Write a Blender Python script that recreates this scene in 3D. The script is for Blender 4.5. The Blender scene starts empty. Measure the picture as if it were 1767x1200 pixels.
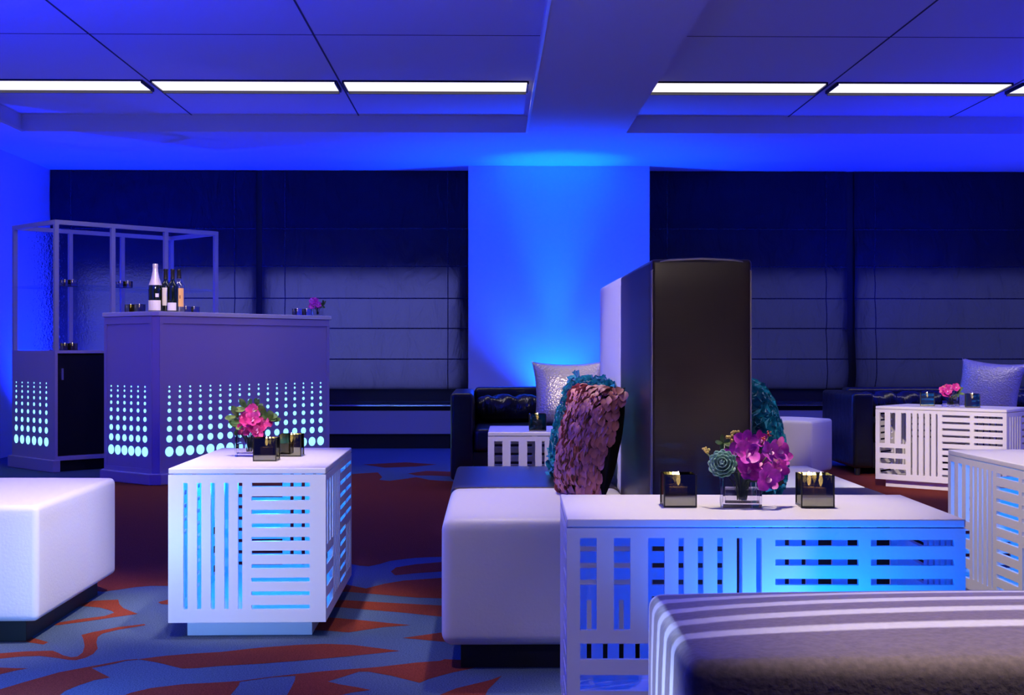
import bpy, bmesh, math, random
from mathutils import Vector, Matrix, noise
random.seed(7)
PI = math.pi
S = bpy.context.scene
COL = S.collection
F = 2280.0; CX = 884.0; HY = 605.0; EYE = 0.845; TH = 0.0171

# ------------------------------------------------------------------ camera
cd = bpy.data.cameras.new('camera'); cam = bpy.data.objects.new('camera', cd); COL.objects.link(cam)
cd.sensor_fit = 'HORIZONTAL'; cd.sensor_width = 36.0; cd.lens = F/1767*36.0
cd.shift_x = -0.5/1767; cd.shift_y = 5.0/1767; cd.clip_start = 0.05; cd.clip_end = 60
cam.location = (0, 0, EYE); cam.rotation_euler = (PI/2, 0, -TH)
S.camera = cam

# ------------------------------------------------------------------ view, world
S.view_settings.view_transform = 'Standard'; S.view_settings.look = 'None'
S.view_settings.gamma = 1; S.view_settings.use_curve_mapping = False
S.view_settings.exposure = 0.0
W = bpy.data.worlds.new('world'); S.world = W; W.use_nodes = True
W.node_tree.nodes['Background'].inputs[0].default_value = (0.10, 0.10, 1.0, 1)
W.node_tree.nodes['Background'].inputs[1].default_value = 0.12  # blue ambient fill, let in through the open side behind the camera

# ------------------------------------------------------------------ coordinates
def W2(X, d):                       # measured ground coordinates -> room axes
    c, s = math.cos(TH), math.sin(TH)
    return (X*c + d*s, -X*s + d*c)
def PD(px, d):                      # column of the photo at a depth
    return W2((px-CX)/F*d, d)

# ------------------------------------------------------------------ lamps
BLUE = (0.0, 0.012, 1.0); WARM = (1.0, 0.82, 0.70)
def spot(loc, target, power, color, size=60, blend=0.6, radius=0.05):
    l = bpy.data.lights.new('spot', 'SPOT'); l.energy = power; l.color = color
    l.spot_size = math.radians(size); l.spot_blend = blend; l.shadow_soft_size = radius
    o = bpy.data.objects.new('spot_lamp', l); COL.objects.link(o); o.location = loc
    o.rotation_euler = (Vector(target)-Vector(loc)).to_track_quat('-Z', 'Y').to_euler()
    return o
def point(loc, power, color, radius=0.03):
    l = bpy.data.lights.new('point', 'POINT'); l.energy = power; l.color = color; l.shadow_soft_size = radius
    o = bpy.data.objects.new('point_lamp', l); COL.objects.link(o); o.location = loc
    return o
def area(loc, rot, sx, sy, power, color, spread=180):
    l = bpy.data.lights.new('area', 'AREA'); l.shape = 'RECTANGLE'; l.size = sx; l.size_y = sy
    l.energy = power; l.color = color; l.spread = math.radians(spread)
    o = bpy.data.objects.new('area_lamp', l); COL.objects.link(o); o.location = loc; o.rotation_euler = rot
    return o
CEIL = 2.42; COFF = 2.541
# uplights standing on the floor (their housings are built further down)
UPL = [ # x, y, target, power, cone
    (0.56, 11.0, (0.56, 11.02, 2.42), 560, 100),    # behind the left sofa, under the column
    (-3.50, 10.95, (-3.60, 11.05, 2.42), 420, 125),  # behind the bar cabinet
    (3.35, 10.6, (3.4, 10.6, 2.42), 300, 110),       # behind the right sofa
    (-1.75, 10.75, (-1.75, 10.6, 2.42), 170, 125),    # added behind the bar counter to even the blue on the soffit
    (5.7, 8.2, (5.4, 8.2, 2.42), 420, 120),  # unseen, added by the right wall for the blue ceiling
    (-3.4, 4.2, (-3.2, 4.6, 2.42), 1100, 130),  # unseen, added at the left front to blue the coffers
    (5.2, 4.2, (5.0, 4.6, 2.42), 500, 130),  # unseen, added at the right front for the same ceiling blue
]
for i, (x, y, t, p, c) in enumerate(UPL): spot((x, y, 0.16), t, p, (0.0, 0.045, 1.0) if i == 0 else BLUE, c, 0.8, 0.06)
spot((0.56, 11.0, 0.17), (0.56, 11.0, 2.42), 340, (0.0, 0.22, 1.0), 36, 1.0, 0.06)
# spot between the striped bench and the long table, washing the table's side
UT = (0.640, 2.52); spot((UT[0], UT[1], 0.14), (0.68, 2.78, 0.50), 36, (0.0, 0.14, 1.0), 135, 0.7, 0.04)
# wash in front of the small cube table
UF = (-1.15, 2.85); spot((UF[0], UF[1], 0.14), (-0.95, 3.9, 0.10), 62, (0.15, 0.36, 1.0), 100, 0.9, 0.05)
# unseen ceiling spots, mostly warm; some added to brighten single pieces
for loc, tgt, p, sz, cl in [
    ((-0.3, 1.9, 2.38), (-0.70, 4.1, 0.30), 130, 22, WARM),
    ((-0.75, 3.9, 2.38), (-0.78, 4.25, 0.5), 170, 30, WARM),
    ((0.58, 3.25, 2.38), (0.56, 2.95, 0.5), 190, 34, WARM),
    ((-0.2, 3.2, 2.38), (-1.75, 4.1, 0.35), 330, 40, WARM),
    ((0.1, 4.6, 2.38), (0.08, 3.9, 0.4), 110, 30, WARM),
    ((0.2, 3.5, 2.38), (0.25, 5.8, 0.35), 140, 18, WARM),
    ((1.2, 4.0, 2.38), (2.75, 8.0, 0.30), 900, 15, WARM),
    ((-0.2, 3.3, 2.38), (1.60, 4.15, 0.30), 210, 24, WARM),  # added to lift the left side of the right-hand table
    ((1.7, 4.0, 2.38), (1.75, 4.2, 0.45), 110, 34, WARM),
    ((1.2, 3.9, 2.38), (1.0, 4.6, 0.4), 80, 28, WARM),
    ((0.9, 4.2, 2.38), (0.75, 8.8, 0.50), 500, 13, WARM),
    ((-0.9, 5.2, 2.38), (-2.1, 8.7, 1.00), 55, 26, (0.9, 0.6, 1.0)),
    ((-1.2, 5.4, 2.38), (-2.14, 8.85, 1.24), 420, 8, WARM),  # added to brighten the bottle labels
    ((1.2, 4.5, 2.38), (1.85, 8.5, 0.30), 240, 9, WARM),  # added for the small cube ottoman
    ((1.1, 1.75, 2.38), (0.85, 2.0, 0.40), 190, 34, WARM),
    ((-0.75, 2.6, 2.38), (-0.75, 3.5, 0.0), 60, 60, WARM),  # added to warm the foreground carpet
    ((0.5, 0.6, 2.38), (0.56, 3.5, 0.85), 30, 14, WARM),  # added fill on the front of the brown back
    ((-1.9, 3.4, 2.38), (0.40, 4.5, 0.75), 190, 22, (0.95, 0.80, 0.90)),  # added fill from the left for the white back and cushions
    ((2.3, 3.2, 2.38), (0.85, 4.1, 0.60), 100, 26, (0.55, 0.75, 1.0)),  # added cool fill for the right-hand teal cushion
]: spot(loc, tgt, p, cl, sz, 0.8, 0.04)
spot((-0.7, 0.5, 2.38), (0.22, 2.75, 0.25), 110, (0.50, 0.42, 1.0), 18, 0.9, 0.05)  # unseen lavender fill added for the long table's left part
# cool lamp added out of view to brighten the striped bench's left side
UB = (-0.42, 1.75); spot((UB[0], UB[1], 0.14), (0.28, 2.12, 0.20), 90, (0.50, 0.62, 1.0), 42, 0.9, 0.05)

# ------------------------------------------------------------------ materials
def mat(name, col, rough=0.5, metal=0.0, spec=0.5, coat=0.0, emis=None, estr=0, sheen=0.0):
    m = bpy.data.materials.new(name); m.use_nodes = True
    b = m.node_tree.nodes['Principled BSDF']
    b.inputs['Base Color'].default_value = (*col, 1); b.inputs['Roughness'].default_value = rough
    b.inputs['Metallic'].default_value = metal; b.inputs['Specular IOR Level'].default_value = spec
    b.inputs['Coat Weight'].default_value = coat; b.inputs['Sheen Weight'].default_value = sheen
    if emis: b.inputs['Emission Color'].default_value = (*emis, 1); b.inputs['Emission Strength'].default_value = estr
    return m
def nd(m, t, **k):
    n = m.node_tree.nodes.new(t)
    for a, v in k.items(): setattr(n, a, v)
    return n
def lk(m, a, b): m.node_tree.links.new(a, b)
def bsdf(m): return m.node_tree.nodes['Principled BSDF']
def add_bump(m, scale, strength, dist=0.01, detail=4, stretch=None):
    tc = nd(m, 'ShaderNodeTexCoord'); n = nd(m, 'ShaderNodeTexNoise'); n.inputs['Scale'].default_value = scale; n.inputs['Detail'].default_value = detail
    if stretch:
        mp = nd(m, 'ShaderNodeMapping'); mp.inputs['Scale'].default_value = stretch; lk(m, tc.outputs['Object'], mp.inputs[0]); lk(m, mp.outputs[0], n.inputs[0])
    else: lk(m, tc.outputs['Object'], n.inputs[0])
    b = nd(m, 'ShaderNodeBump'); b.inputs['Strength'].default_value = strength; b.inputs['Distance'].default_value = dist
    lk(m, n.outputs[0], b.inputs['Height']); lk(m, b.outputs[0], bsdf(m).inputs['Normal'])
    return n
def vary(m, c1, c2, scale=5, detail=3):
    tc = nd(m, 'ShaderNodeTexCoord'); n = nd(m, 'ShaderNodeTexNoise'); n.inputs['Scale'].default_value = scale; n.inputs['Detail'].default_value = detail
    r = nd(m, 'ShaderNodeValToRGB'); r.color_ramp.elements[0].position = 0.35; r.color_ramp.elements[1].position = 0.65
    r.color_ramp.elements[0].color = (*c1, 1); r.color_ramp.elements[1].color = (*c2, 1)
    lk(m, tc.outputs['Object'], n.inputs[0]); lk(m, n.outputs[0], r.inputs[0]); lk(m, r.outputs[0], bsdf(m).inputs['Base Color'])

M_wall = mat('wall_paint', (0.72, 0.72, 0.74), 0.75); add_bump(M_wall, 90, 0.05)
M_ceil = mat('ceiling_paint', (0.74, 0.73, 0.75), 0.8); add_bump(M_ceil, 120, 0.05)
M_groove = mat('ceiling_joint', (0.06, 0.06, 0.08), 0.8)
M_dark = mat('dark_window_glass', (0.01, 0.01, 0.02), 0.15)
M_black = mat('black_base', (0.006, 0.006, 0.007), 0.6)
M_blue_carpet = mat('blue_carpet', (0.17, 0.21, 0.36), 0.95, spec=0.02)
vary(M_blue_carpet, (0.040, 0.070, 0.14), (0.105, 0.150, 0.26), 260, 3)
M_red_carpet = mat('maroon_carpet', (0.16, 0.04, 0.03), 0.95, spec=0.02)
vary(M_red_carpet, (0.13, 0.026, 0.018), (0.25, 0.050, 0.032), 260, 3)
M_lens = mat('lamp_lens', (0.9, 0.9, 0.9), 0.4, emis=(1.0, 0.93, 0.93), estr=1.12)
M_white = mat('white_lacquer', (0.80, 0.78, 0.80), 0.32, spec=0.45); add_bump(M_white, 60, 0.02)
M_whitevinyl = mat('white_vinyl', (0.78, 0.77, 0.78), 0.5, spec=0.4); add_bump(M_whitevinyl, 120, 0.15, 0.004)
M_brown = mat('dark_brown_vinyl', (0.042, 0.024, 0.014), 0.30, spec=0.7)
tc = nd(M_brown, 'ShaderNodeTexCoord'); wv = nd(M_brown, 'ShaderNodeTexWave'); wv.bands_direction = 'Z'; wv.inputs['Scale'].default_value = 130; wv.inputs['Distortion'].default_value = 3
bp = nd(M_brown, 'ShaderNodeBump'); bp.inputs['Strength'].default_value = 0.12; bp.inputs['Distance'].default_value = 0.002
lk(M_brown, tc.outputs['Object'], wv.inputs[0]); lk(M_brown, wv.outputs['Fac'], bp.inputs['Height']); lk(M_brown, bp.outputs[0], bsdf(M_brown).inputs['Normal'])
M_piping = mat('piping', (0.42, 0.38, 0.38), 0.4)
M_leather = mat('black_leather', (0.008, 0.008, 0.009), 0.28, spec=0.6); add_bump(M_leather, 14, 0.25, 0.02)
M_leather_wr = mat('black_leather_wrinkled', (0.010, 0.010, 0.010), 0.22, spec=0.7); add_bump(M_leather_wr, 7, 0.7, 0.03, 3, (3.2, 1, 0.8))
M_barlac = mat('grey_lacquer_panel', (0.44, 0.36, 0.58), 0.42, spec=0.5)
M_bartop = mat('pale_counter', (0.78, 0.74, 0.76), 0.35)
M_frame = mat('satin_metal_frame', (0.55, 0.52, 0.56), 0.35, metal=0.4)
M_doorblk = mat('smoked_black_door', (0.004, 0.004, 0.007), 0.35)
M_dot = mat('backlit_dot', (0.3, 0.9, 1.0), 0.5, emis=(0.30, 0.82, 1.0), estr=1.6)
M_steel = mat('steel_edge', (0.75, 0.75, 0.78), 0.25, metal=0.9)
M_heater = mat('heater_panel', (0.40, 0.38, 0.44), 0.5)
M_puck = mat('blue_led_lens', (0.1, 0.4, 1.0), 0.4, emis=(0.02, 0.35, 1.0), estr=3)
M_can = mat('black_lamp_housing', (0.02, 0.02, 0.022), 0.45)

# Roman shade cloth: seams stitched at fixed heights
def shade_material(off):
    m = mat('navy_shade_cloth', (0.045, 0.045, 0.075), 0.62, spec=0.15)
    tr = nd(m, 'ShaderNodeBsdfTranslucent'); tr.inputs[0].default_value = (0.42, 0.44, 0.60, 1)
    ms = nd(m, 'ShaderNodeMixShader'); ms.inputs[0].default_value = 0.5
    lk(m, bsdf(m).outputs[0], ms.inputs[1]); lk(m, tr.outputs[0], ms.inputs[2]); lk(m, ms.outputs[0], m.node_tree.nodes['Material Output'].inputs['Surface'])
    tc = nd(m, 'ShaderNodeTexCoord')
    n = nd(m, 'ShaderNodeTexNoise'); n.inputs['Scale'].default_value = 3.0; n.inputs['Detail'].default_value = 5; n.inputs['Distortion'].default_value = 1.2
    mp = nd(m, 'ShaderNodeMapping'); mp.inputs['Scale'].default_value = (2.2, 1, 1.0); mp.inputs['Rotation'].default_value = (0, 0.5*off, 0); lk(m, tc.outputs['Object'], mp.inputs[0]); lk(m, mp.outputs[0], n.inputs[0])
    b = nd(m, 'ShaderNodeBump'); b.inputs['Strength'].default_value = 0.8; b.inputs['Distance'].default_value = 0.05
    lk(m, n.outputs[0], b.inputs['Height']); lk(m, b.outputs[0], bsdf(m).inputs['Normal']); lk(m, b.outputs[0], tr.inputs['Normal'])
    return m
M_shade = shade_material(0.3); M_shade2 = shade_material(1.0)
M_seam = mat('shade_seam', (0.035, 0.035, 0.07), 0.8)

# silver cushion weave
M_silver = mat('silver_woven_cloth', (0.62, 0.58, 0.60), 0.33, metal=0.35)
tc = nd(M_silver, 'ShaderNodeTexCoord'); ck = nd(M_silver, 'ShaderNodeTexVoronoi'); ck.inputs['Scale'].default_value = 85
bp = nd(M_silver, 'ShaderNodeBump'); bp.inputs['Strength'].default_value = 0.6; bp.inputs['Distance'].default_value = 0.004
lk(M_silver, tc.outputs['Object'], ck.inputs[0]); lk(M_silver, ck.outputs[0], bp.inputs['Height']); lk(M_silver, bp.outputs[0], bsdf(M_silver).inputs['Normal'])

# striped velvet: bands across local y
M_stripe = mat('striped_velvet', (0.30, 0.24, 0.27), 0.75, spec=0.3, sheen=0.6)
tc = nd(M_stripe, 'ShaderNodeTexCoord'); sp = nd(M_stripe, 'ShaderNodeSeparateXYZ'); lk(M_stripe, tc.outputs['Object'], sp.inputs[0])
ns = nd(M_stripe, 'ShaderNodeTexNoise'); ns.inputs['Scale'].default_value = 4; mp = nd(M_stripe, 'ShaderNodeMapping'); mp.inputs['Scale'].default_value = (0.6, 4, 4)
lk(M_stripe, tc.outputs['Object'], mp.inputs[0]); lk(M_stripe, mp.outputs[0], ns.inputs[0])
ad = nd(M_stripe, 'ShaderNodeMath', operation='MULTIPLY_ADD'); ad.inputs[1].default_value = 0.012; lk(M_stripe, ns.outputs[0], ad.inputs[0]); lk(M_stripe, sp.outputs['Y'], ad.inputs[2])
ramp = nd(M_stripe, 'ShaderNodeValToRGB'); mr = nd(M_stripe, 'ShaderNodeMapRange'); mr.inputs['From Min'].default_value = -0.265; mr.inputs['From Max'].default_value = 0.275
lk(M_stripe, ad.outputs[0], mr.inputs['Value']); lk(M_stripe, mr.outputs[0], ramp.inputs[0])
base = (0.20, 0.155, 0.165, 1); hi = (0.80, 0.78, 0.82, 1)
cr = ramp.color_ramp; cr.elements[0].position = 0; cr.elements[0].color = base; cr.elements[1].position = 1.0; cr.elements[1].color = base
for c_ in (0.295, 0.47, 0.645, 0.82, 0.975):
    for dx, cc in ((-0.045, base), (-0.028, hi), (0.020, hi), (0.040, base)):
        if 0 < c_+dx < 1:
            e = cr.elements.new(c_+dx); e.color = cc
nf = nd(M_stripe, 'ShaderNodeTexNoise'); nf.inputs['Scale'].default_value = 90; nf.inputs['Detail'].default_value = 3; lk(M_stripe, tc.outputs['Object'], nf.inputs[0])
mx = nd(M_stripe, 'ShaderNodeMix', data_type='RGBA', blend_type='OVERLAY'); mx.inputs[0].default_value = 0.5
lk(M_stripe, ramp.outputs[0], mx.inputs[6]); lk(M_stripe, nf.outputs[0], mx.inputs[7]); lk(M_stripe, mx.outputs[2], bsdf(M_stripe).inputs['Base Color'])
bp = nd(M_stripe, 'ShaderNodeBump'); bp.inputs['Strength'].default_value = 0.3; bp.inputs['Distance'].default_value = 0.003; lk(M_stripe, nf.outputs[0], bp.inputs['Height']); lk(M_stripe, bp.outputs[0], bsdf(M_stripe).inputs['Normal'])

def thin_glass(name, tint, gloss, rough=0.02, gcol=(1, 1, 1), bump=0):
    m = bpy.data.materials.new(name); m.use_nodes = True; nt = m.node_tree; nt.nodes.clear()
    o = nt.nodes.new('ShaderNodeOutputMaterial'); t = nt.nodes.new('ShaderNodeBsdfTransparent'); g = nt.nodes.new('ShaderNodeBsdfGlossy'); x = nt.nodes.new('ShaderNodeMixShader')
    t.inputs[0].default_value = (*tint, 1); g.inputs[0].default_value = (*gcol, 1); g.inputs['Roughness'].default_value = rough; x.inputs[0].default_value = gloss
    nt.links.new(t.outputs[0], x.inputs[1]); nt.links.new(g.outputs[0], x.inputs[2]); nt.links.new(x.outputs[0], o.inputs[0])
    return m
M_shelfglass = thin_glass('shelf_glass', (0.86, 0.9, 0.95), 0.10)
M_smoke = thin_glass('smoked_votive_glass', (0.26, 0.25, 0.18), 0.36, 0.03, (0.80, 0.82, 0.66))
M_votedge = mat('dark_glass_edge', (0.012, 0.012, 0.010), 0.3)
M_wax = mat('candle_wax', (0.75, 0.55, 0.38), 0.5, emis=(1.0, 0.45, 0.16), estr=0.15)
M_flame = mat('candle_flame', (1, 0.8, 0.5), 0.5, emis=(1.0, 0.72, 0.42), estr=14)
M_text = bpy.data.materials.new('hammered_glass'); M_text.use_nodes = True
b = bsdf(M_text); b.inputs['Base Color'].default_value = (0.85, 0.88, 0.95, 1); b.inputs['Transmission Weight'].default_value = 1.0; b.inputs['Roughness'].default_value = 0.08; b.inputs['IOR'].default_value = 1.12
add_bump(M_text, 60, 0.6, 0.015, 2)
M_glass = bpy.data.materials.new('clear_glass'); M_glass.use_nodes = True
b = bsdf(M_glass); b.inputs['Base Color'].default_value = (0.95, 0.94, 0.97, 1); b.inputs['Transmission Weight'].default_value = 1.0; b.inputs['Roughness'].default_value = 0.0; b.inputs['IOR'].default_value = 1.45
M_water = bpy.data.materials.new('water'); M_water.use_nodes = True
b = bsdf(M_water); b.inputs['Base Color'].default_value = (0.96, 0.95, 0.98, 1); b.inputs['Transmission Weight'].default_value = 1.0; b.inputs['Roughness'].default_value = 0.0; b.inputs['IOR'].default_value = 1.33
M_mag = mat('magenta_petal', (0.70, 0.02, 0.62), 0.5, sheen=0.2); vary(M_mag, (0.42, 0.008, 0.40), (0.85, 0.05, 0.72), 60)
M_pink = mat('hot_pink_petal', (0.62, 0.02, 0.22), 0.5); vary(M_pink, (0.42, 0.01, 0.18), (0.80, 0.05, 0.35), 60)
M_throat = mat('pale_pink_throat', (0.95, 0.45, 0.75), 0.5)
M_succ = mat('pale_green_rosette', (0.22, 0.45, 0.35), 0.5); vary(M_succ, (0.16, 0.36, 0.27), (0.34, 0.58, 0.48), 30)
M_yel = mat('yellow_bud', (0.62, 0.48, 0.10), 0.5)
M_leaf = mat('green_leaf', (0.10, 0.20, 0.06), 0.5); vary(M_leaf, (0.05, 0.13, 0.04), (0.20, 0.30, 0.09), 40)
M_stem = mat('green_stem', (0.10, 0.16, 0.05), 0.6)
M_orange = mat('orange_bud', (0.75, 0.16, 0.07), 0.5)
M_teal = mat('teal_ruffle', (0.0, 0.20, 0.28), 0.5, spec=0.4, sheen=0.3); vary(M_teal, (0.0, 0.20, 0.34), (0.01, 0.48, 0.55), 18)
M_rose = mat('dusty_rose_petal', (0.40, 0.13, 0.17), 0.5, spec=0.4, sheen=0.2); vary(M_rose, (0.36, 0.11, 0.14), (0.74, 0.26, 0.25), 14)
M_blackfab = mat('black_cushion_back', (0.006, 0.005, 0.008), 0.8)
M_bot = mat('dark_green_bottle_glass', (0.006, 0.010, 0.006), 0.08, spec=0.8)
M_botclear = thin_glass('pale_bottle_glass', (0.80, 0.74, 0.72), 0.22, 0.03)
M_foilp = mat('pale_pink_foil', (0.80, 0.68, 0.74), 0.35, metal=0.3)
M_foilb = mat('black_foil', (0.015, 0.013, 0.014), 0.35)
M_labw = mat('cream_paper_label', (0.80, 0.72, 0.74), 0.6)
M_labo = mat('orange_paper_label', (0.85, 0.45, 0.18), 0.6)
M_mark = mat('brown_print', (0.22, 0.08, 0.05), 0.6)

# ------------------------------------------------------------------ mesh builder
class MB:
    def __init__(s): s.v = []; s.f = []; s.m = []; s.cur = 0
    def add(s, vs, fs):
        o = len(s.v); s.v += [tuple(p) for p in vs]
        for f in fs: s.f.append(tuple(o+i for i in f)); s.m.append(s.cur)
    def box(s, x0, x1, y0, y1, z0, z1):
        s.add([(x0,y0,z0),(x1,y0,z0),(x1,y1,z0),(x0,y1,z0),(x0,y0,z1),(x1,y0,z1),(x1,y1,z1),(x0,y1,z1)],
              [(0,3,2,1),(4,5,6,7),(0,1,5,4),(1,2,6,5),(2,3,7,6),(3,0,4,7)]); return s
    def prism(s, pts, z0, z1):
        n = len(pts); s.add([(x,y,z0) for x,y in pts]+[(x,y,z1) for x,y in pts],
            [tuple(range(n-1,-1,-1)), tuple(range(n,2*n))]+[(i,(i+1)%n,n+(i+1)%n,n+i) for i in range(n)]); return s
    def lathe(s, prof, n=20, c=(0,0,0)):
        vs = []; fs = []
        for r, z in prof:
            for i in range(n): a = 2*PI*i/n; vs.append((c[0]+r*math.cos(a), c[1]+r*math.sin(a), c[2]+z))
        for j in range(len(prof)-1):
            for i in range(n): fs.append((j*n+i, j*n+(i+1)%n, (j+1)*n+(i+1)%n, (j+1)*n+i))
        fs.append(tuple(range(n-1,-1,-1))); fs.append(tuple((len(prof)-1)*n+i for i in range(n)))
        s.add(vs, fs); return s
    def tube(s, pts, r, n=8):
        P = [Vector(p) for p in pts]; vs = []; fs = []
        for k, p in enumerate(P):
            t = (P[min(k+1,len(P)-1)]-P[max(k-1,0)]).normalized()
            u = t.orthogonal().normalized() if abs(t.z) > .9 or abs(t.z) < 1e-6 and False else (Vector((0,0,1)).cross(t).normalized() if abs(t.z) < .95 else Vector((1,0,0)))
            w = t.cross(u)
            rr = r[k] if isinstance(r, (list, tuple)) else r
            for i in range(n): a = 2*PI*i/n; vs.append(p+(u*math.cos(a)+w*math.sin(a))*rr)
        for k in range(len(P)-1):
            for i in range(n): fs.append((k*n+i, k*n+(i+1)%n, (k+1)*n+(i+1)%n, (k+1)*n+i))
        fs.append(tuple(range(n-1,-1,-1))); fs.append(tuple((len(P)-1)*n+i for i in range(n)))
        s.add(vs, fs); return s
    def ball(s, c, r, n=10, sz=1.0):
        prof = [(max(1e-4, r*math.sin(PI*k/6)), -r*sz*math.cos(PI*k/6)) for k in range(7)]
        return s.lathe(prof, n, c)
    def cushion(s, x0, x1, y0, y1, z0, z1, r=0.02, top=0.0, side=0.0, n=14):
        cx, cy, cz = (x0+x1)/2, (y0+y1)/2, (z0+z1)/2; h = ((x1-x0)/2, (y1-y0)/2, (z1-z0)/2)
        def pars(hh):           # more rows close to the edge so the radius is round
            c = [-hh, -hh+r*.12, -hh+r*.35, -hh+r*.7, -hh+r]
            m = [(-hh+r)+(2*hh-2*r)*i/n for i in range(1, n)]
            return c+m+[-q for q in reversed(c)]
        def place(p):
            inner = [max(-h[i]+r, min(h[i]-r, p[i])) for i in range(3)]
            d = Vector([p[i]-inner[i] for i in range(3)])
            if d.length > 1e-9: d = d.normalized()*r if d.length > 0 else d
            q = Vector(inner)+d
            a, b_, c_ = [max(0, 1-(q[i]/h[i])**2) for i in range(3)]
            if q.z > 0: q.z += top*(a*b_)**.7*(q.z/h[2])
            q.x += side*b_*c_*(q.x/h[0])*min(1, abs(q.x/h[0])**3); q.y += side*a*c_*(q.y/h[1])*min(1, abs(q.y/h[1])**3)
            return (cx+q.x, cy+q.y, cz+q.z)
        bm = {}
        vs = []; fs = []
        def vid(p):
            k = tuple(round(c, 6) for c in p)
            if k not in bm: bm[k] = len(vs); vs.append(place(p))
            return bm[k]
        P = [pars(h[i]) for i in range(3)]
        for ax in range(3):
            u, w = [(1,2),(2,0),(0,1)][ax]
            for sg in (-1, 1):
                for i in range(len(P[u])-1):
                    for j in range(len(P[w])-1):
                        q = []
                        for (a, b_) in ((i,j),(i+1,j),(i+1,j+1),(i,j+1)):
                            p = [0,0,0]; p[ax] = sg*h[ax]; p[u] = P[u][a]; p[w] = P[w][b_]; q.append(vid(p))
                        if sg < 0: q.reverse()
                        fs.append(tuple(q))
        s.add(vs, fs); return s
    def pierced(s, w, h, t, holes, org, ux, nrm):
        """upright panel of width w, height h, thickness t with rectangular holes (u0,u1,z0,z1); ux runs along the width, nrm points outwards"""
        us = sorted({0, w, *[a for q in holes for a in q[:2]]}); zs = sorted({0, h, *[a for q in holes for a in q[2:]]})
        org = Vector(org); ux = Vector(ux); nrm = Vector(nrm); up = Vector((0,0,1))
        def P(i, j, k): return org+ux*us[i]+up*zs[j]-nrm*(t*k)
        nu, nz = len(us)-1, len(zs)-1
        def solid(i, j):
            if i < 0 or j < 0 or i >= nu or j >= nz: return False
            cu, cz = (us[i]+us[i+1])/2, (zs[j]+zs[j+1])/2
            return not any(a < cu < b_ and c < cz < d for a, b_, c, d in holes)
        ids = {}; vs = []; fs = []
        def V(i, j, k):
            if (i,j,k) not in ids: ids[(i,j,k)] = len(vs); vs.append(P(i,j,k))
            return ids[(i,j,k)]
        for i in range(nu):
            for j in range(nz):
                if not solid(i, j): continue
                fs.append((V(i,j,0),V(i+1,j,0),V(i+1,j+1,0),V(i,j+1,0)))
                fs.append((V(i,j,1),V(i,j+1,1),V(i+1,j+1,1),V(i+1,j,1)))
                if not solid(i-1,j): fs.append((V(i,j,0),V(i,j+1,0),V(i,j+1,1),V(i,j,1)))
                if not solid(i+1,j): fs.append((V(i+1,j,0),V(i+1,j,1),V(i+1,j+1,1),V(i+1,j+1,0)))
                if not solid(i,j-1): fs.append((V(i,j,0),V(i,j,1),V(i+1,j,1),V(i+1,j,0)))
                if not solid(i,j+1): fs.append((V(i,j+1,0),V(i+1,j+1,0),V(i+1,j+1,1),V(i,j+1,1)))
        s.add(vs, fs); return s
    def build(s, name, mats, parent=None, smooth=False, bevel=0, loc=None, rotz=0):
        me = bpy.data.meshes.new(name); me.from_pydata(s.v, [], s.f)
        if not isinstance(mats, (list, tuple)): mats = [mats]
        for m in mats: me.materials.append(m)
        me.polygons.foreach_set('material_index', s.m)
        bm = bmesh.new(); bm.from_mesh(me); bmesh.ops.recalc_face_normals(bm, faces=bm.faces); bm.to_mesh(me); bm.free()
        if smooth:
            me.polygons.foreach_set('use_smooth', [True]*len(me.polygons))
            if smooth is not True: me.set_sharp_from_angle(angle=math.radians(smooth))
        o = bpy.data.objects.new(name, me); COL.objects.link(o)
        if parent: o.parent = parent
        if loc: o.location = loc
        if rotz: o.rotation_euler = (0,0,rotz)
        if bevel:
            b = o.modifiers.new('bevel', 'BEVEL'); b.width = bevel; b.segments = 2; b.limit_method = 'ANGLE'; b.angle_limit = math.radians(50)
        return o
def tag(o, label, cat, group=None, kind=None):
    o['label'] = label; o['category'] = cat
    if group: o['group'] = group
    if kind: o['kind'] = kind
    return o
def thing(name, label, cat, loc=(0,0,0), rotz=0, group=None):
    o = bpy.data.objects.new(name, None); COL.objects.link(o); o.location = loc; o.rotation_euler = (0,0,rotz); o.empty_display_size = .05
    return tag(o, label, cat, group)
def struct(o): o['kind'] = 'structure'; return o
def copy_tree(o, parent=None):
    c = o.copy(); COL.objects.link(c); c.parent = parent
    for ch in list(o.children): copy_tree(ch, c)
    return c
def dup(o, loc, rotz, label, group=None):
    c = copy_tree(o); c.location = loc; c.rotation_euler = (0,0,rotz); c['label'] = label
    if group: c['group'] = group
    return c

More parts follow.
